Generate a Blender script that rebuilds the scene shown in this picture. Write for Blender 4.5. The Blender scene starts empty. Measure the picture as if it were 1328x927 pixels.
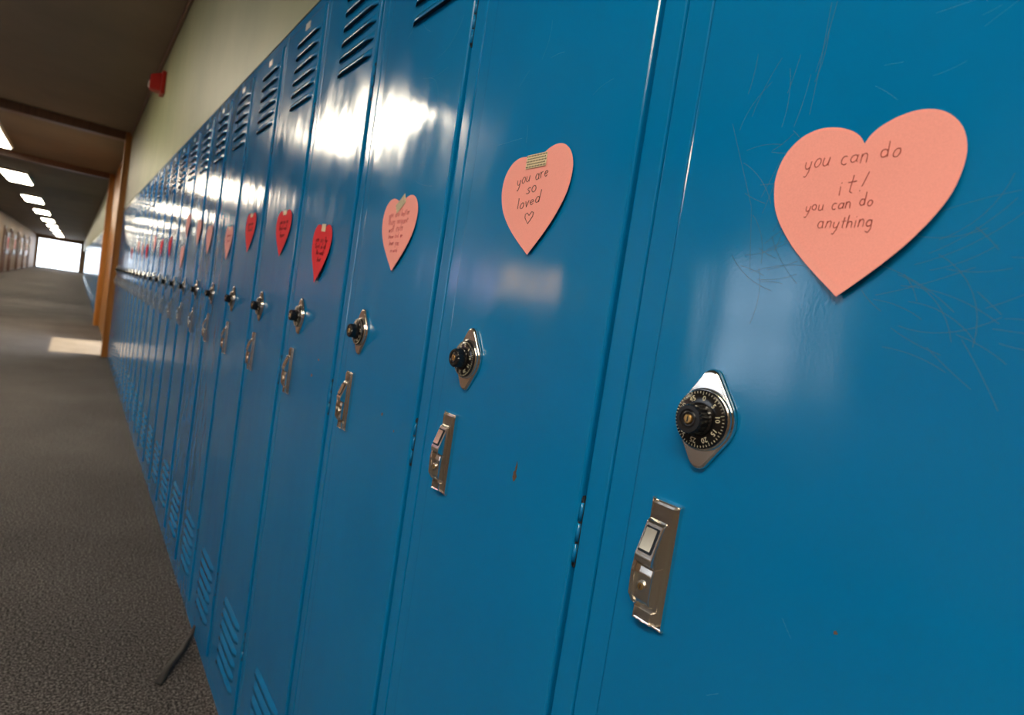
import bpy, bmesh, math, random
from mathutils import Vector, Matrix
random.seed(7)
scene=bpy.context.scene
COL=scene.collection
try:
    scene.view_settings.view_transform='Standard'
    scene.view_settings.look='None'
except Exception: pass

# ------------------------------------------------------------------ materials
def mat(name,color=(.5,.5,.5),rough=.5,metal=0,emis=None,estr=0,spec=.5):
    m=bpy.data.materials.new(name);m.use_nodes=True
    b=m.node_tree.nodes['Principled BSDF']
    b.inputs['Base Color'].default_value=(*color,1)
    b.inputs['Roughness'].default_value=rough
    b.inputs['Metallic'].default_value=metal
    b.inputs['Specular IOR Level'].default_value=spec
    if emis:
        b.inputs['Emission Color'].default_value=(*emis,1)
        b.inputs['Emission Strength'].default_value=estr
    return m
def nd(m,t,**k):
    n=m.node_tree.nodes.new(t)
    for a,v in k.items(): setattr(n,a,v)
    return n
def lk(m,a,b): m.node_tree.links.new(a,b)
def bsdf(m): return m.node_tree.nodes['Principled BSDF']
def noise(m,scale,detail=3,rough=.5,vec=None,dist=0):
    n=nd(m,'ShaderNodeTexNoise');n.inputs['Scale'].default_value=scale
    n.inputs['Detail'].default_value=detail;n.inputs['Roughness'].default_value=rough
    n.inputs['Distortion'].default_value=dist
    if vec is None:
        g=nd(m,'ShaderNodeNewGeometry');vec=g.outputs['Position']
    lk(m,vec,n.inputs['Vector']);return n
def ramp(m,fac,stops):
    r=nd(m,'ShaderNodeValToRGB')
    while len(r.color_ramp.elements)<len(stops): r.color_ramp.elements.new(.5)
    for e,(p,c) in zip(r.color_ramp.elements,stops):
        e.position=p;e.color=(*c,1) if len(c)==3 else c
    lk(m,fac,r.inputs['Fac']);return r
def bump(m,h,dist,strength=1,prev=None):
    b=nd(m,'ShaderNodeBump');b.inputs['Distance'].default_value=dist;b.inputs['Strength'].default_value=strength
    lk(m,h,b.inputs['Height'])
    if prev is not None: lk(m,prev,b.inputs['Normal'])
    return b.outputs['Normal']

def make_locker_paint(name,c1,c2):
    m=mat(name,c1,.2,spec=.5)
    n=noise(m,2.2,3,.5)
    r=ramp(m,n.outputs['Fac'],[(.3,c1),(.7,c2)])
    lk(m,r.outputs['Color'],bsdf(m).inputs['Base Color'])
    n2=noise(m,5,5,.65)
    r2=ramp(m,n2.outputs['Fac'],[(.35,(.09,)*3),(.7,(.22,)*3)])
    lk(m,r2.outputs['Color'],bsdf(m).inputs['Roughness'])
    g=nd(m,'ShaderNodeNewGeometry')
    mp=nd(m,'ShaderNodeMapping');mp.inputs['Scale'].default_value=(1,1,.35)
    lk(m,g.outputs['Position'],mp.inputs['Vector'])
    a=noise(m,7,2,.5,mp.outputs['Vector'])
    nm=bump(m,a.outputs['Fac'],.0035,1)
    f=noise(m,420,2,.5)
    nm=bump(m,f.outputs['Fac'],.00004,1,nm)
    lk(m,nm,bsdf(m).inputs['Normal'])
    return m
M_blue=make_locker_paint('locker_blue_enamel',(.0,.172,.445),(.0,.208,.515))
M_dark=mat('dark_gap',(.004,.012,.025),.8)
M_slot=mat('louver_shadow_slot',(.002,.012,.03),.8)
M_chrome=mat('chrome',(.82,.79,.74),.17,1)
M_brass=mat('nickel_warm',(.70,.60,.44),.22,1)
M_keyb=mat('keyway_brass',(.55,.33,.12),.3,1)
M_black=mat('black_dial_plastic',(.008,.008,.009),.22)
M_white=mat('dial_paint_cream',(.80,.74,.55),.5)
M_plate=mat('number_plate_metal',(.55,.56,.55),.3,.6)

def paper(name,c):
    m=mat(name,c,.8,spec=.15)
    n=noise(m,900,3,.6);r=ramp(m,n.outputs['Fac'],[(.3,tuple(x*.95 for x in c)),(.7,tuple(min(1,x*1.04) for x in c))])
    lk(m,r.outputs['Color'],bsdf(m).inputs['Base Color'])
    n2=noise(m,16,3,.5);lk(m,bump(m,n2.outputs['Fac'],.0006,1),bsdf(m).inputs['Normal'])
    return m
M_pink=paper('pink_paper',(.97,.40,.36))
M_palepink=paper('pale_pink_paper',(.90,.42,.40))
M_red=paper('red_paper',(.78,.035,.05))
M_inkred=mat('red_brown_ink',(.36,.045,.035),.5)
M_inkblk=mat('black_ink',(.03,.01,.01),.5)
M_inkpink=mat('pink_ink',(.62,.14,.17),.5)
M_inkdk=mat('dark_red_ink',(.22,.01,.015),.5)
M_tape=mat('washi_tape_cream',(.85,.70,.46),.5)
M_tapedot=mat('washi_tape_print',(.03,.025,.02),.5)
M_masking=mat('masking_tape',(.80,.62,.42),.5)

M_wallgreen=mat('wall_green_paint',(.50,.52,.33),.45)
n=noise(M_wallgreen,1.6,5,.6);r=ramp(M_wallgreen,n.outputs['Fac'],[(.3,(.205,.235,.125)),(.7,(.30,.32,.175))]);lk(M_wallgreen,r.outputs['Color'],bsdf(M_wallgreen).inputs['Base Color'])
n=noise(M_wallgreen,120,3,.6);lk(M_wallgreen,bump(M_wallgreen,n.outputs['Fac'],.001),bsdf(M_wallgreen).inputs['Normal'])
M_ceil=mat('ceiling_brown',(.30,.24,.16),.7)
n=noise(M_ceil,.7,5,.6);r=ramp(M_ceil,n.outputs['Fac'],[(.3,(.165,.125,.075)),(.7,(.235,.175,.105))]);lk(M_ceil,r.outputs['Color'],bsdf(M_ceil).inputs['Base Color'])
M_carpet=mat('carpet',(.1,.09,.08),.85,spec=.15)
v=noise(M_carpet,150,3,.8);n2=noise(M_carpet,1.5,3,.5)
r=ramp(M_carpet,v.outputs['Fac'],[(.38,(.015,.012,.012)),(.5,(.076,.067,.062)),(.62,(.32,.29,.275))])
r2=ramp(M_carpet,n2.outputs['Fac'],[(.3,(.8,.8,.8)),(.7,(1.1,1.1,1.1))])
mx=nd(M_carpet,'ShaderNodeMix',data_type='RGBA',blend_type='MULTIPLY');mx.inputs[0].default_value=1
lk(M_carpet,r.outputs['Color'],mx.inputs[6]);lk(M_carpet,r2.outputs['Color'],mx.inputs[7]);lk(M_carpet,mx.outputs[2],bsdf(M_carpet).inputs['Base Color'])
lk(M_carpet,bump(M_carpet,v.outputs['Fac'],.004),bsdf(M_carpet).inputs['Normal'])
def wood(name,c1,c2,rough=.35):
    m=mat(name,c1,rough)
    g=nd(m,'ShaderNodeNewGeometry');mp=nd(m,'ShaderNodeMapping');mp.inputs['Scale'].default_value=(14,14,.9)
    lk(m,g.outputs['Position'],mp.inputs['Vector'])
    n=noise(m,2,5,.6,mp.outputs['Vector'],.6)
    r=ramp(m,n.outputs['Fac'],[(.3,c1),(.7,c2)]);lk(m,r.outputs['Color'],bsdf(m).inputs['Base Color']);return m
M_orange=wood('orange_wood',(.32,.125,.022),(.48,.21,.045))
M_brown=wood('brown_wood',(.09,.04,.02),(.16,.075,.035))
M_leftwall=mat('wall_left_tan',(.26,.16,.10),.6)
M_brick=mat('wall_left_brick',(.2,.07,.045),.7)
M_lamp=mat('troffer_diffuser',(.9,.9,.9),.5,emis=(1,.87,.66),estr=30)
M_frame=mat('white_metal',(.6,.58,.5),.4)
M_alarm=mat('alarm_red',(.40,.012,.008),.35)
M_glasslens=mat('strobe_lens',(.55,.50,.46),.15)
M_alum=mat('window_mullion',(.25,.22,.18),.4,.5)
M_strap=mat('black_strap',(.012,.011,.011),.6)
M_rust=mat('rust_chip',(.12,.06,.035),.7)
M_scr=mat('scratch_brown',(.12,.14,.12),.6)
M_scr2=mat('scratch_light',(.10,.32,.50),.5)
M_cork=mat('poster_cream',(.7,.6,.45),.7)
M_lav=mat('lavender_reflection_glow',(.5,.4,.6),.5,emis=(.75,.55,1.0),estr=5)  # invented glow, gives the lavender reflection on the lockers
M_amb=mat('amber_reflection_glow',(.6,.4,.2),.5,emis=(1.0,.6,.3),estr=5)  # likewise invented, for the amber reflection

# ------------------------------------------------------------------ mesh helpers
class MB:
    def __init__(s): s.bm=bmesh.new();s.mats=[]
    def mi(s,m):
        if m not in s.mats: s.mats.append(m)
        return s.mats.index(m)
    def box(s,x0,x1,y0,y1,z0,z1,m,bev=0,seg=2):
        t=bmesh.new();bmesh.ops.create_cube(t,size=1)
        for v in t.verts: v.co=Vector(((x0+x1)/2+v.co.x*(x1-x0),(y0+y1)/2+v.co.y*(y1-y0),(z0+z1)/2+v.co.z*(z1-z0)))
        if bev>0: bmesh.ops.bevel(t,geom=list(t.edges),offset=bev,segments=seg,profile=.5,affect='EDGES')
        s.add(t,m)
    def add(s,t,m,smooth=False,M=None):
        if M is not None: bmesh.ops.transform(t,matrix=M,verts=t.verts)
        i=s.mi(m);mp={}
        for v in t.verts: mp[v]=s.bm.verts.new(v.co)
        for f in t.faces:
            try: nf=s.bm.faces.new([mp[v] for v in f.verts])
            except ValueError: continue
            nf.material_index=i;nf.smooth=smooth
        t.free()
    def prism(s,outline,x0,x1,m,inset=0,smooth=False):
        n=len(outline);cy=sum(p[0] for p in outline)/n;cz=sum(p[1] for p in outline)/n
        def ring(x,k): return [s.bm.verts.new((x,cy+(p[0]-cy)*k,cz+(p[1]-cz)*k)) for p in outline]
        i=s.mi(m)
        a=ring(x0,1)
        if inset:
            ext=max(max(abs(p[0]-cy),abs(p[1]-cz)) for p in outline)
            b=ring(x0+(x1-x0)*.45,1);b2=ring(x0+(x1-x0)*.8,1-inset*.35/ext);c=ring(x1,1-inset/ext);rs=[a,b,b2,c]
        else: rs=[a,ring(x1,1)]
        for p,q in zip(rs[:-1],rs[1:]):
            for k in range(n):
                f=s.bm.faces.new((p[k],p[(k+1)%n],q[(k+1)%n],q[k]));f.material_index=i;f.smooth=smooth
        for rr in (rs[0],rs[-1]):
            f=s.bm.faces.new(rr);f.material_index=i
    def lathe(s,prof,m,cy,cz,n=40,smooth=True,ridge=None):
        i=s.mi(m);rings=[]
        for (x,r) in prof:
            rg=[]
            for k in range(n):
                a=2*math.pi*k/n;rr=r
                if ridge and ridge[0]<=r<=ridge[1]: rr=r*(1-.06*(k%2))
                rg.append(s.bm.verts.new((x,cy+rr*math.cos(a),cz+rr*math.sin(a))))
            rings.append(rg)
        for p,q in zip(rings[:-1],rings[1:]):
            for k in range(n):
                f=s.bm.faces.new((p[k],p[(k+1)%n],q[(k+1)%n],q[k]));f.material_index=i;f.smooth=smooth
        for rg in (rings[0],rings[-1]):
            f=s.bm.faces.new(rg);f.material_index=i
    def profile(s,pr,y0,y1,m,bev,k1=.96):
        """closed (x,z) profile extruded along y"""
        t=bmesh.new()
        A=[t.verts.new((x,y0,z)) for x,z in pr];B=[t.verts.new((x*k1,y1,z)) for x,z in pr]
        t.faces.new(A);t.faces.new(B)
        for k in range(len(pr)): t.faces.new((A[k],A[(k+1)%len(pr)],B[(k+1)%len(pr)],B[k]))
        bmesh.ops.recalc_face_normals(t,faces=t.faces)
        bmesh.ops.bevel(t,geom=list(t.edges),offset=bev,segments=3,profile=.5,affect='EDGES')
        s.add(t,m)
    def vcyl(s,x,y,z0,z1,r,m,n=12):
        i=s.mi(m);a=[];b=[]
        for k in range(n):
            t=2*math.pi*k/n
            a.append(s.bm.verts.new((x+r*math.cos(t),y+r*math.sin(t),z0)));b.append(s.bm.verts.new((x+r*math.cos(t),y+r*math.sin(t),z1)))
        for k in range(n):
            f=s.bm.faces.new((a[k],a[(k+1)%n],b[(k+1)%n],b[k]));f.material_index=i;f.smooth=True
        s.bm.faces.new(a).material_index=i;s.bm.faces.new(b).material_index=i
    def mesh(s,name):
        bmesh.ops.recalc_face_normals(s.bm,faces=s.bm.faces)
        me=bpy.data.meshes.new(name);s.bm.to_mesh(me);s.bm.free()
        for m in s.mats: me.materials.append(m)
        return me
    def obj(s,name,loc=(0,0,0)):
        return mkobj(name,s.mesh(name),loc)
def mkobj(name,me,loc=(0,0,0),parent=None):
    o=bpy.data.objects.new(name,me);o.location=loc;COL.objects.link(o)
    if parent: o.parent=parent
    return o

# ------------------------------------------------------------------ dimensions
W=.358; S0=.014           # locker pitch, near seam of the closest locker
TOP=1.90; CEIL=2.84; XL=-3.3; YB=-4.0; YE=65.0
# ------------------------------------------------------------------ locker mesh
def locker_mesh():
    b=MB()
    g=.0008
    b.box(.006,.345,g,W-g,.0,TOP-.001,M_blue)           # carcass
    b.box(.0045,.0062,.004,W-.004,.01,TOP-.006,M_dark)  # dark reveal behind door
    b.box(0,.012,g,.0285,0,TOP,M_blue,.0022)
    b.box(0,.012,.3285,W-g,0,TOP,M_blue,.0022)
    b.box(0.0003,.011,.026,.331,TOP-.026,TOP,M_blue,.002)
    b.box(0.0003,.011,.026,.331,0,.05,M_blue,.002)
    D0,D1=.0310,.3262
    b.box(-.0045,.008,D0,D1,.053,TOP-.029,M_blue,.0035,3)
    def louver(z,yc):
        y0,y1=yc-.093,yc+.093
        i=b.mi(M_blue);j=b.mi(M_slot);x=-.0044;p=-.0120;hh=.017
        v=lambda *c:b.bm.verts.new(c)
        n=10;top=[];mid=[];low=[];bk=[]
        for k in range(n+1):
            t=k/n;y=y0+(y1-y0)*t;e=min(1,math.sin(math.pi*t)*3)
            top.append(v(x,y,z+hh*.5));mid.append(v(x+(p-x)*e*.75,y,z));low.append(v(x+(p-x)*e,y,z-hh*.5));bk.append(v(x,y,z-hh*.5+.002))
        for k in range(n):
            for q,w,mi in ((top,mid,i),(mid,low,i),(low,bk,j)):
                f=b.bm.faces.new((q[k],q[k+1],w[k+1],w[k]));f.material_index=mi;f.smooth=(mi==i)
    for k in range(6):
        louver(1.660+k*.0325,.138)
        louver(.135+k*.034,.165)
    b.box(-.006,-.0044,.140,.175,1.846,1.863,M_plate,.0005,1)
    for zc in (.28,.988,1.60):
        for k in range(3):
            z0=zc-.031+k*.021
            b.vcyl(-.0002,.0298,z0,z0+.0186,.0026,M_blue)
        b.vcyl(-.0002,.0298,zc-.034,zc+.034,.0018,M_dark)
        b.box(-.0008,.004,.0270,.0320,zc-.036,zc+.036,M_dark)
    return b.mesh('school_locker_mesh')
LM=locker_mesh()

def hull_plate(r,R2,tz,n=28):
    ang=math.acos((r-R2)/tz)
    pts=[]
    def arc(cy,cz,rad,a0,a1,n):
        for k in range(n+1):
            a=a0+(a1-a0)*k/n;pts.append((cy+rad*math.cos(a),cz+rad*math.sin(a)))
    h=math.pi/2
    arc(0,0,r,-(h-ang),h-ang,n//2)
    arc(0,tz,R2,h-ang,h+ang,10)
    arc(0,0,r,h+ang,3*h-ang,n//2)
    arc(0,-tz,R2,3*h-ang,3*h+ang,10)
    return pts
def text_mesh_into(b,txt,size,M,m):
    cu=bpy.data.curves.new('t','FONT');cu.body=txt;cu.size=size;cu.align_x='CENTER';cu.align_y='CENTER';cu.resolution_u=2
    o=bpy.data.objects.new('t',cu);COL.objects.link(o)
    dg=bpy.context.evaluated_depsgraph_get();dg.update()
    me=o.evaluated_get(dg).to_mesh();t=bmesh.new();t.from_mesh(me);b.add(t,m,False,M)
    bpy.data.objects.remove(o);bpy.data.curves.remove(cu)
def lock_mesh():
    b=MB()
    b.prism(hull_plate(.0268,.0092,.0318),0,-.0060,M_chrome,inset=.0030,smooth=True)
    b.lathe([(-.0050,.0254),(-.0072,.0254),(-.0084,.0242),(-.0087,.0238)],M_chrome,0,0)
    b.lathe([(-.007,.0236),(-.0100,.0236),(-.0112,.0226),(-.0122,.0150),(-.0122,.0125)],M_black,0,0)
    for k in range(50):
        a=2*math.pi*k/50;L=.0028 if k%5==0 else .0016
        t=bmesh.new();bmesh.ops.create_cube(t,size=1)
        Mx=Matrix.Rotation(a,4,'X')@Matrix.Translation((-.0113,0,.0224-L/2))@Matrix.Diagonal((.0006,.00032,L,1))
        b.add(t,M_white,False,Mx)
    base=Matrix(((0,0,-1,0),(-1,0,0,0),(0,1,0,0),(0,0,0,1)))
    for k in range(10):
        a=2*math.pi*k/10+.12
        Mx=Matrix.Rotation(a,4,'X')@Matrix.Translation((-.0124,0,.0170))@base
        text_mesh_into(b,str(k*5),.0058,Mx,M_white)
    b.lathe([(-.0115,.0136),(-.0145,.0134),(-.0155,.0124),(-.0245,.0120),(-.0262,.0106),(-.0262,.0078),(-.0252,.0072)],M_black,0,0,48,False,(.0118,.0125))
    b.lathe([(-.0247,.0072),(-.0258,.0064),(-.0258,.0042),(-.0248,.0038)],M_black,0,0,24)
    b.lathe([(-.0248,.0038),(-.0264,.0036),(-.0266,.0029)],M_keyb,0,0,20)
    b.box(-.0270,-.0262,-.0004,.0004,-.0020,.0020,M_dark)
    return b.mesh('combination_lock_mesh')
KM=lock_mesh()
def handle_mesh():
    b=MB()
    b.box(0,-.0035,-.0140,.0145,-.0530,.0530,M_chrome,.0014,3)
    b.box(-.003,-.0060,-.0095,.0125,-.0500,.0500,M_chrome,.0012,3)
    # upper finger hood: slopes outwards towards its lower lip, undercut beneath
    b.profile([(-.005,.037),(-.0095,.034),(-.0195,.006),(-.0195,.001),(-.0125,-.003),(-.005,-.003)],-.0050,.0140,M_chrome,.0011)
    # lower body carrying the key cylinder
    b.profile([(-.005,-.0035),(-.0125,-.0035),(-.0140,-.010),(-.0140,-.031),(-.0105,-.0365),(-.005,-.0375)],-.0040,.0140,M_chrome,.0010)
    # side grip flange on the far edge
    b.profile([(-.003,.012),(-.0160,.002),(-.0175,-.010),(-.0165,-.030),(-.0110,-.0385),(-.003,-.040)],.0120,.0160,M_chrome,.0009,1)
    def scoop(w,h,lift,m,bev,dz=0):
        t=bmesh.new();bmesh.ops.create_cube(t,size=1)
        Mx=Matrix.Translation((-.0140-lift,.0045,.020+dz))@Matrix.Rotation(math.radians(19.6),4,'Y')@Matrix.Diagonal((.0018,w,h,1))
        bmesh.ops.transform(t,matrix=Mx,verts=t.verts)
        bmesh.ops.bevel(t,geom=list(t.edges),offset=bev,segments=2,affect='EDGES');b.add(t,m)
    scoop(.0140,.0225,.0006,M_dark,.0006)
    scoop(.0124,.0200,.0010,M_brass,.0006,.0005)
    scoop(.0090,.0050,.0025,M_chrome,.0007,-.004)
    b.lathe([(-.0130,.0050),(-.0152,.0048),(-.0157,.0040)],M_chrome,.0045,-.020,24)
    b.lathe([(-.0150,.0034),(-.0161,.0027)],M_keyb,.0045,-.020,16)
    b.box(-.0163,-.0158,.0042,.0048,-.0215,-.0185,M_dark)
    b.box(-.003,-.0095,-.0060,.0115,-.0500,-.0400,M_chrome,.0012,2)
    return b.mesh('latch_handle_mesh')
HM=handle_mesh()

N=25
for k in range(-3,N):
    lo=mkobj('school_locker',LM,(0,S0+k*W,0))
    mkobj('latch_handle',HM,(-.0044,.284,1.000),lo)
    mkobj('combination_lock',KM,(-.0045,.2625,1.129),lo)

# far bank of lockers (one object)
fb=mkobj('locker_bank',LM,(0,13.75,0))
ar=fb.modifiers.new('array','ARRAY');ar.count=84;ar.use_relative_offset=False;ar.use_constant_offset=True;ar.constant_offset_displace=(0,W,0)

# ------------------------------------------------------------------ paper hearts
HALF=[(0,.870),(.06,.915),(.16,.955),(.33,.99),(.54,1.0),(.75,.965),(.92,.875),(1.0,.745),(.975,.60),(.88,.47),(.66,.310),(.38,.165),(0,0)]
def heart_outline(w,h,wob=0,seed=0):
    rnd=random.Random(seed)
    pts=[Vector((x*w/2,(z-.55)*h)) for x,z in HALF]
    def cr(P,n=4):
        o=[]
        for i in range(len(P)-1):
            p0=P[max(i-1,0)];p1=P[i];p2=P[i+1];p3=P[min(i+2,len(P)-1)]
            for k in range(n):
                t=k/n
                o.append(.5*((2*p1)+(p2-p0)*t+(2*p0-5*p1+4*p2-p3)*t*t+(3*p1-p0-3*p2+p3)*t*t*t))
        o.append(P[-1]);return o
    right=cr(pts)
    k1,k2=1+wob*rnd.uniform(-1,1),1+wob*rnd.uniform(-1,1)
    L=[Vector((-p.x*k1,p.y)) for p in right[1:-1]][::-1]
    Rr=[Vector((p.x*k2,p.y)) for p in right]
    return Rr+L
def curlx(a,b,c):
    # lies nearly flat; lower right side lifts slightly away from the door
    s=max(0,(a*.6-b*.8)+.005)
    return -(.0006+c*s*s*1.6+c*.02*abs(a))
GL={}
def arc(cx,cy,rx,ry,a0,a1,n=12): return [(cx+rx*math.cos(math.radians(a0+(a1-a0)*k/n)),cy+ry*math.sin(math.radians(a0+(a1-a0)*k/n))) for k in range(n+1)]
GL['o']=([arc(.42,.5,.42,.5,90,450)],1.0)
GL['a']=([arc(.42,.5,.42,.5,40,400),[(.84,1),(.84,.15),(1.0,0)]],1.15)
GL['c']=([arc(.45,.5,.45,.5,50,310)],.95)
GL['n']=([[(0,1),(.02,0)],[(.02,.6)]+arc(.4,.6,.36,.4,170,0,8)+[(.78,0)]],1.05)
GL['u']=([[(0,1)]+arc(.38,.4,.38,.4,180,360,8)+[(.78,1)],[(.78,1),(.8,.1),(.95,0)]],1.15)
GL['y']=([[(0,1)]+arc(.38,.55,.36,.45,180,330,7),[(.82,1),(.7,-.2),(.4,-.9),(.1,-.8)]],1.05)
GL['d']=([arc(.42,.5,.42,.5,40,400),[(.86,2.0),(.86,0)]],1.2)
GL['i']=([[(.1,1),(.1,0)],[(.1,1.4),(.13,1.5)]],.4)
GL['t']=([[(.3,1.8),(.3,.15),(.5,0)],[(0,1.1),(.65,1.15)]],.8)
GL['!']=([[(.2,2.0),(.12,.5)],[(.1,.1),(.1,0)]],.5)
GL['h']=([[(0,2),(.02,0)],[(.02,.6)]+arc(.4,.6,.36,.4,170,0,8)+[(.78,0)]],1.05)
GL['g']=([arc(.42,.5,.42,.5,40,400),[(.84,1),(.82,-.4),(.5,-.95),(.05,-.7)]],1.15)
GL['r']=([[(0,1),(.02,0)],[(.02,.55),(.25,.9),(.6,.95)]],.75)
GL['e']=([[(.05,.45),(.8,.6)]+arc(.43,.5,.4,.5,15,320)],1.0)
GL['s']=([[(.7,.9),(.4,1),(.12,.8),(.3,.55),(.65,.35),(.55,.08),(.2,0),(0,.12)]],.9)
GL['l']=([[(.1,0),(.1,2.0)]],.4)
GL['v']=([[(0,1),(.35,0),(.75,1)]],.95)
GL['w']=([[(0,1),(.25,0),(.5,.8),(.75,0),(1,1)]],1.2)
GL['m']=([[(0,1),(0,0)],[(0,.6)]+arc(.25,.6,.25,.4,170,0,6)+[(.5,0)],[(.5,.6)]+arc(.75,.6,.25,.4,170,0,6)+[(1,0)]],1.25)
GL['b']=([[(0,2),(0,0)],arc(.42,.5,.42,.5,140,-180)],1.05)
GL['f']=([[(.6,1.8),(.35,1.95),(.25,1.6),(.25,0)],[(0,1),(.55,1)]],.7)
GL['k']=([[(0,2),(0,0)],[(.6,1),(.02,.45),(.65,0)]],.9)
GL['p']=([[(0,1),(0,-.9)],arc(.42,.5,.42,.5,140,-180)],1.05)
GL['H']=([[(.0,1.0),(-.5,1.6),(-.95,1.4),(-.9,.7),(0,-.6),(.9,.7),(.95,1.4),(.5,1.6),(0,1.0)]],2)
def write(parent,lines,m,thick,c,rot=0):
    cu=bpy.data.curves.new('handwriting','CURVE');cu.dimensions='3D';cu.bevel_depth=thick;cu.bevel_resolution=0
    rnd=random.Random(3)
    for txt,a0,a1,bb,slope in lines:
        tot=sum((GL[ch][1]+.22) if ch!=' ' else 1.2 for ch in txt)-.22
        s=(a1-a0)/tot;sz=min(s*1.15,.0066);x=0
        for ch in txt:
            if ch==' ': x+=1.2;continue
            st,adv=GL[ch];jy=rnd.uniform(-.18,.18);js=rnd.uniform(.85,1.15);sh=rnd.uniform(.02,.28)
            for pl in st:
                sp=cu.splines.new('POLY');sp.points.add(len(pl)-1)
                for q,(px,py) in zip(sp.points,pl):
                    a=a0+(x+px+py*sh+rnd.uniform(-.02,.02))*s;b=bb+((py-.5)*js+jy+rnd.uniform(-.02,.02))*sz+slope*(a-a0)
                    q.co=(curlx(a,b,c)-.0003,-a,b,1)
            x+=adv+.22
    cu.materials.append(m)
    o=bpy.data.objects.new('handwriting',cu);COL.objects.link(o);o.parent=parent;return o
def heart(Y,ztip,w,h,m,tilt=0,curl=.35,seed=0,tape=None,tsize=(.034,.014),trot=0,tb=None,lines=None,ink=None,thick=.0004,asym=.03):
    out=heart_outline(w,h,asym,seed);n=len(out);b=MB();i=b.mi(m)
    rings=[];K=8
    for k in range(1,K+1):
        t=k/K;rings.append([b.bm.verts.new((curlx(p.x*t,p.y*t,curl),-p.x*t,p.y*t)) for p in out])
    cv=b.bm.verts.new((curlx(0,0,curl),0,0))
    for k in range(n):
        f=b.bm.faces.new((cv,rings[0][k],rings[0][(k+1)%n]));f.smooth=True
    for p,q in zip(rings[:-1],rings[1:]):
        for k in range(n):
            f=b.bm.faces.new((p[k],p[(k+1)%n],q[(k+1)%n],q[k]));f.smooth=True
    o=b.obj('paper_heart',(-.0048,Y,ztip+.55*h));o.rotation_euler=(tilt,0,0)
    if tape:
        tb=tb if tb is not None else h*.36
        t=MB();ww,hh=tsize;ii=t.mi(tape);nn=6
        up=[];dn=[]
        for k in range(nn+1):
            a=-ww/2+ww*k/nn
            up.append(t.bm.verts.new((curlx(a,tb,curl)-.0009,-a,hh/2)));dn.append(t.bm.verts.new((curlx(a,tb,curl)-.0009,-a,-hh/2)))
        for k in range(nn): t.bm.faces.new((up[k],up[k+1],dn[k+1],dn[k]))
        if tape is M_tape:   # printed diamonds on the washi tape
            j=t.mi(M_tapedot);pit=.0032;rr=.00125
            for r0 in range(5):
                for c0 in range(13):
                    a=-ww/2+.0016+c0*pit*.9+(pit*.45 if r0%2 else 0);z=-hh/2+.0018+r0*.0031
                    if abs(a)>ww/2-.001: continue
                    xx=curlx(a,tb,curl)-.0011
                    f=t.bm.faces.new([t.bm.verts.new(c) for c in ((xx,-a-rr,z),(xx,-a,z-rr),(xx,-a+rr,z),(xx,-a,z+rr))]);f.material_index=j
        to=mkobj('tape_strip',t.mesh('tape_strip'),(0,0,tb),o);to.rotation_euler=(trot,0,0)
    if lines: write(o,lines,ink,thick,curl)
    return o
heart(.1925,1.2325,.1195,.1205,M_pink,math.radians(-1),.9,1,lines=[
    ('you can do',-.0385,.0235,.0288,-.0),('it!',-.0120,.0050,.0085,0),('you can do',-.0330,.0120,-.0030,.02),('anything',-.0225,.0145,-.0160,0)],ink=M_inkred,thick=.00026,asym=.0)
heart(.551,1.2630,.126,.122,M_pink,math.radians(-6),.5,2,tape=M_tape,tsize=(.038,.016),trot=math.radians(6),tb=.044,lines=[
    ('you are',-.034,.023,.0245,0),('so',-.015,.004,.0100,0),('loved',-.030,.013,-.0050,.03),('H',-.006,.010,-.0235,0)],ink=M_inkblk,thick=.0004)
heart(.905,1.239,.130,.122,M_pink,math.radians(-1),.5,3,tape=M_tape,tsize=(.034,.016),trot=math.radians(-30),tb=.044,lines=[
    ('you are better',-.040,.036,.026,0),('than anyone',-.040,.034,.014,0),('will ever',-.034,.020,.002,0),('know and we',-.032,.022,-.010,0),('love you',-.026,.012,-.022,0),('so much',-.018,.010,-.034,0)],ink=M_inkpink,thick=.0003)
heart(1.275,1.207,.125,.126,M_red,math.radians(3),.9,4,tape=M_masking,tsize=(.026,.016),tb=.050,lines=[
    ('you are the',-.040,.036,.022,0),('best of all',-.036,.030,.008,0),('the world',-.028,.024,-.006,0),('love',-.014,.012,-.020,0)],ink=M_inkdk,thick=.0004)
heart(1.590,1.266,.135,.118,M_red,0,.5,5,tape=M_masking,tsize=(.03,.012),tb=.048,lines=[('you are so',-.036,.036,.022,0),('kind and',-.034,.030,.006,0),('brave',-.020,.018,-.012,0)],ink=M_inkdk,thick=.0004)
heart(1.955,1.279,.125,.121,M_red,0,.5,6,tape=M_masking,tsize=(.03,.012),tb=.048,lines=[('you are',-.03,.03,.02,0),('loved',-.028,.026,.002,0)],ink=M_inkdk,thick=.0005)
heart(2.263,1.255,.125,.118,M_palepink,0,.5,7,tape=M_masking,tsize=(.03,.012),tb=.046,lines=[('you are',-.03,.03,.02,0),('great',-.028,.026,.002,0)],ink=M_inkpink,thick=.0005)
for (Y,z,m) in [(2.652,1.275,M_palepink),(2.931,1.314,M_palepink),(3.272,1.357,M_palepink),(3.357,1.206,M_palepink),(3.88,1.265,M_red),(4.30,1.265,M_red),(4.72,1.30,M_palepink),(5.24,1.25,M_red),(5.62,1.26,M_palepink),(6.05,1.30,M_pink),(6.75,1.25,M_red)]:
    heart(Y,z,.124,.120,m,random.uniform(-.1,.1),.5,int(Y*100),tape=M_masking if random.random()<.5 else None,tsize=(.03,.012))

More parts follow.
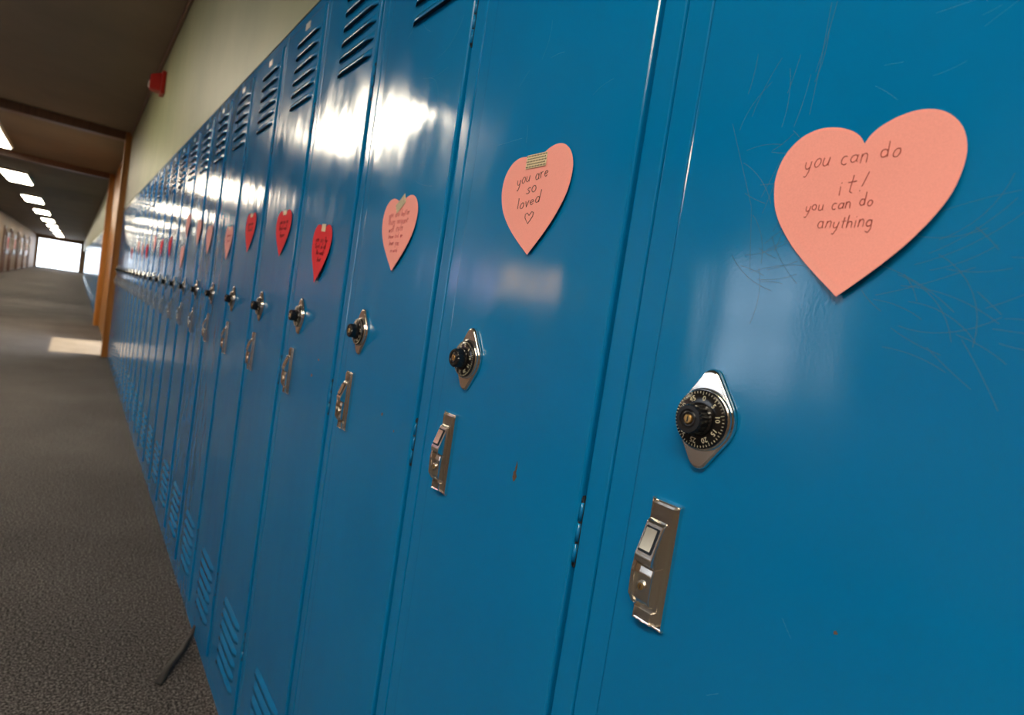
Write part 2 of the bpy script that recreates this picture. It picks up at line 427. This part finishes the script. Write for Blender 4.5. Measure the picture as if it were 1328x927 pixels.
# ------------------------------------------------------------------ scratches, chips, strap
def splines_obj(name,polys,m,thick):
    cu=bpy.data.curves.new(name,'CURVE');cu.dimensions='3D';cu.bevel_depth=thick;cu.bevel_resolution=0
    for pl in polys:
        sp=cu.splines.new('POLY');sp.points.add(len(pl)-1)
        for q,p in zip(sp.points,pl): q.co=(*p,1)
    cu.materials.append(m);o=bpy.data.objects.new(name,cu);COL.objects.link(o);return o
rnd=random.Random(11)
def scr(y0,y1,z0,z1,n,ln,a0,a1):
    out=[]
    for _ in range(n):
        y=rnd.uniform(y0,y1);z=rnd.uniform(z0,z1);a=math.radians(rnd.uniform(a0,a1));L=rnd.uniform(.3,1)*ln;c=rnd.uniform(-12,12);pl=[]
        for k in range(9):
            pl.append((-.00452,y-math.cos(a)*L*k/8,z+math.sin(a)*L*k/8));a+=c*L/8
        out.append(pl)
    return out
S1=scr(.245,.285,1.24,1.36,26,.05,-80,80)+scr(.10,.18,1.20,1.285,30,.06,-60,35)
S1+= [[(-.00452,.236,1.365),(-.00452,.2345,1.40),(-.00452,.234,1.445)],[(-.00452,.30,1.37),(-.00452,.27,1.30),(-.00452,.262,1.25)]]
S1+= scr(.22,.30,1.36,1.40,6,.05,40,80)
S2=scr(.07,.2,1.37,1.44,14,.03,-60,60)+scr(.10,.32,.9,1.1,4,.03,-80,80)+scr(.45,.65,1.38,1.6,10,.06,-80,80)+scr(.75,1.0,1.38,1.7,12,.08,-80,80)
splines_obj('paint_scratches',S1,M_scr,.00010)
splines_obj('paint_scuffs',S2,M_scr2,.00008)
b=MB()
def chip(Y,z,w,h,s):
    r=random.Random(s);o=[(Y+w/2*math.cos(a)*r.uniform(.5,1.1),z+h/2*math.sin(a)*r.uniform(.6,1.1)) for a in [k*math.pi/5 for k in range(10)]]
    b.prism(o,-.00455,-.0049,M_rust)
chip(.509,1.013,.008,.014,1);chip(.508,1.022,.003,.016,2);chip(.156,1.0136,.003,.003,3);chip(.869,1.0066,.007,.006,4);chip(1.23,1.0125,.009,.008,5);chip(.82,.99,.004,.004,6);chip(1.2,1.05,.01,.006,8);chip(.50,1.32,.004,.003,9)
b.obj('paint_chips')
b=MB();t=bmesh.new();pl=[(-.006,2.03,.05),(-.014,2.01,.038),(-.045,1.955,.020),(-.085,1.90,.010),(-.125,1.83,.0025)]
vs=[]
for k,(x,y,z) in enumerate(pl):
    d=Vector((.45,-.6,0)).normalized()*(.006 if k==0 else .013)
    d.x*=.4 if k<2 else 1
    vs.append([t.verts.new((x+d.x*s,y+d.y*s,z+q)) for s,q in ((-1,-.002),(1,-.002),(1,.002),(-1,.002))])
for p,q in zip(vs[:-1],vs[1:]):
    for k in range(4): t.faces.new((p[k],p[(k+1)%4],q[(k+1)%4],q[k]))
t.faces.new(vs[0]);t.faces.new(vs[-1]);b.add(t,M_strap,True);b.obj('backpack_strap')

# ------------------------------------------------------------------ room shell
b=MB();b.box(XL-.2,4,YB-.2,YE+6,-.1,0,M_carpet);b.obj('floor')
b=MB();b.box(XL-.2,.5,YB-.2,YE+.2,CEIL,CEIL+.15,M_ceil);b.obj('ceiling')
b=MB()
b.box(.0,.5,YB,9.03,TOP+.002,CEIL,M_wallgreen)
b.box(.36,.5,YB,9.03,0,TOP,M_wallgreen)
b.box(.0,.5,9.2,10.85,2.2,CEIL,M_wallgreen)
b.box(.0,.5,13.72,YE,TOP+.002,CEIL,M_wallgreen)
b.box(.36,.5,13.72,YE,0,TOP,M_wallgreen)
b.box(.0,.35,YB,S0-3*W-.002,0,TOP,M_wallgreen)
b.obj('wall_right')
b=MB();b.box(.02,.5,10.85,13.5,0,CEIL,M_orange);b.obj('wall_alcove')
for y in (9.035,13.52):
    b=MB();b.box(-.05,.5,y,y+.16,0,CEIL,M_orange,.006);b.box(-.065,-.05,y-.012,y+.172,0,CEIL,M_orange,.004);b.obj('trim_post')
for y in (9.03,13.5):
    b=MB();b.box(XL,-.067,y,y+.18,CEIL-.10,CEIL,M_brown,.004);b.obj('trim_beam')
b=MB();b.box(-.02,-.001,YB,9.02,CEIL-.035,CEIL-.001,M_brown,.004);b.obj('trim_ceiling')
b=MB()
def leftwall(y0,y1,z0,z1,m): b.box(XL-.15,XL,y0,y1,z0,z1,m)
leftwall(YB,1.75,0,CEIL,M_leftwall);leftwall(2.75,YE,0,CEIL,M_leftwall);leftwall(1.75,2.75,0,.95,M_leftwall);leftwall(1.75,2.75,1.95,CEIL,M_leftwall)
b.obj('wall_left')
b=MB()
for y in (1.75,2.22,2.71): b.box(XL-.1,XL-.02,y,y+.05,.95,1.95,M_alum,.004)
for z in (.95,1.42,1.90): b.box(XL-.095,XL-.025,1.75,2.76,z,z+.05,M_alum,.004)
b.obj('window_1')
XW=XL+.004
b=MB();b.box(XW,XL+.12,4.1,6.3,1.2,2.0,M_brown,.01)  # unseen made-up case, added so its glowing panels reflect in the lockers
b.box(XL+.121,XL+.124,4.3,4.95,1.5,1.78,M_amb);b.box(XL+.121,XL+.124,5.35,6.05,1.48,1.80,M_lav);b.box(XL+.121,XL+.123,5.0,5.3,1.35,1.7,M_cork)
b.obj('reflection_glow_case')
for k,y in enumerate((8.5,16,23,30,37.5,41,46,51,56)):
    b=MB()
    b.box(XW,XL+.05,y,y+.08,0,2.15,M_brown,.004);b.box(XW,XL+.05,y+1.0,y+1.08,0,2.15,M_brown,.004);b.box(XW,XL+.05,y,y+1.08,2.15,2.25,M_brown,.004)
    b.box(XW,XL+.02,y+.08,y+1.0,0,2.15,M_brick);b.box(XL+.02,XL+.025,y+.65,y+.85,1.1,1.8,M_frame)
    b.lathe([(XL+.02,.01),(XL+.06,.01),(XL+.065,.03),(XL+.09,.025)],M_chrome,y+.16,1.0,14)
    b.obj('door_%d'%(k+1))
for y in (11,19,26,33,39.2,43.3,48.5,53.5):
    b=MB();b.box(XW,XL+.03,y,y+1.6,.9,2.0,M_brown,.005)
    r2=random.Random(int(y))
    for q in range(4):
        b.box(XL+.03,XL+.034,y+.1+q*.37,y+.36+q*.37,1.1+r2.random()*.2,1.7+r2.random()*.15,random.choice([M_cork,M_palepink,M_frame,M_red]))
    b.obj('bulletin_board')
b=MB();b.box(XL,XL+.012,YB,YE,0,.1,M_brown);b.obj('baseboard_left')
b=MB();b.box(XL,.5,YB-.15,YB,0,CEIL,M_leftwall);b.obj('wall_back')
b=MB();b.box(XL,0,YE,YE+.15,2.5,CEIL,M_leftwall);b.box(XL,XL+.15,YE,YE+.15,0,2.5,M_leftwall);b.box(-.15,.5,YE,YE+.15,0,2.5,M_leftwall);b.box(-.15,.5,YE,YE+.15,2.5,CEIL,M_leftwall);b.obj('wall_end')
b=MB()
for x in (XL+.15,XL+1.1,XL+2.05,-.21): b.box(x,x+.06,YE+.03,YE+.1,0,2.5,M_alum)
b.box(XL+.15,-.15,YE+.03,YE+.1,2.05,2.12,M_alum);b.box(XL+.15,-.15,YE+.03,YE+.1,0,.1,M_alum);b.obj('window_2')

b=MB();b.box(-.25,.25,-1.15,1.15,-.05,0,M_frame,.006);b.box(-.22,.22,-1.12,-.01,-.058,-.045,M_lamp,.004);b.box(-.22,.22,.01,1.12,-.058,-.045,M_lamp,.004)
TM=b.mesh('troffer')
for y in (-.7,5.5,11.7,17.6,23.8,29.8,36,42,48,54,60):
    mkobj('fluorescent_ceiling_light',TM,(-1.64,y,CEIL))

# fire alarm horn
b=MB()
b.box(-.03,0,-.065,.065,-.085,.085,M_alarm,.006)
t=bmesh.new();bmesh.ops.create_cube(t,size=1)
for v in t.verts:
    x=-.03 if v.co.x>0 else -.10
    k=1 if v.co.x>0 else .75
    v.co=Vector((x,v.co.y*.11*k,v.co.z*.14*k-(0 if v.co.x>0 else .015)))
bmesh.ops.bevel(t,geom=list(t.edges),offset=.006,segments=2,affect='EDGES');b.add(t,M_alarm)
b.box(-.108,-.098,-.03,.03,-.055,-.01,M_glasslens,.003)
for k in range(4): b.box(-.1015,-.099,-.035,.035,.005+k*.009,.009+k*.009,M_dark)
b.obj('fire_alarm',(0,5.42,2.600))

# ------------------------------------------------------------------ light
w=bpy.data.worlds.new('sky');scene.world=w;w.use_nodes=True
bg=w.node_tree.nodes['Background'];bg.inputs['Color'].default_value=(.82,.9,1,1);bg.inputs['Strength'].default_value=6
sl=bpy.data.lights.new('sun','SUN');sl.energy=17;sl.angle=.01;sl.color=(1,.80,.5)
s=bpy.data.objects.new('sun',sl);COL.objects.link(s)
EL=math.radians(63.5)
dirv=Vector((-math.cos(EL),0,-math.sin(EL)))
s.rotation_euler=dirv.to_track_quat('-Z','Y').to_euler();s.location=(5,9.8,8)

# ------------------------------------------------------------------ camera
R=Vector((.792,-.591,.1508)).normalized();F=Vector((.6035,.795,-.0535));F=(F-R*F.dot(R)).normalized();U=R.cross(F)
cd=bpy.data.cameras.new('camera');cd.sensor_width=36;cd.sensor_fit='HORIZONTAL';cd.lens=36*760/1328;cd.clip_start=.02;cd.clip_end=300
cd.dof.use_dof=True;cd.dof.focus_distance=.62;cd.dof.aperture_fstop=7
c=bpy.data.objects.new('camera',cd);COL.objects.link(c)
B=-F
c.matrix_world=Matrix(((R.x,U.x,B.x,-.42),(R.y,U.y,B.y,0),(R.z,U.z,B.z,1.18),(0,0,0,1)))
scene.camera=c
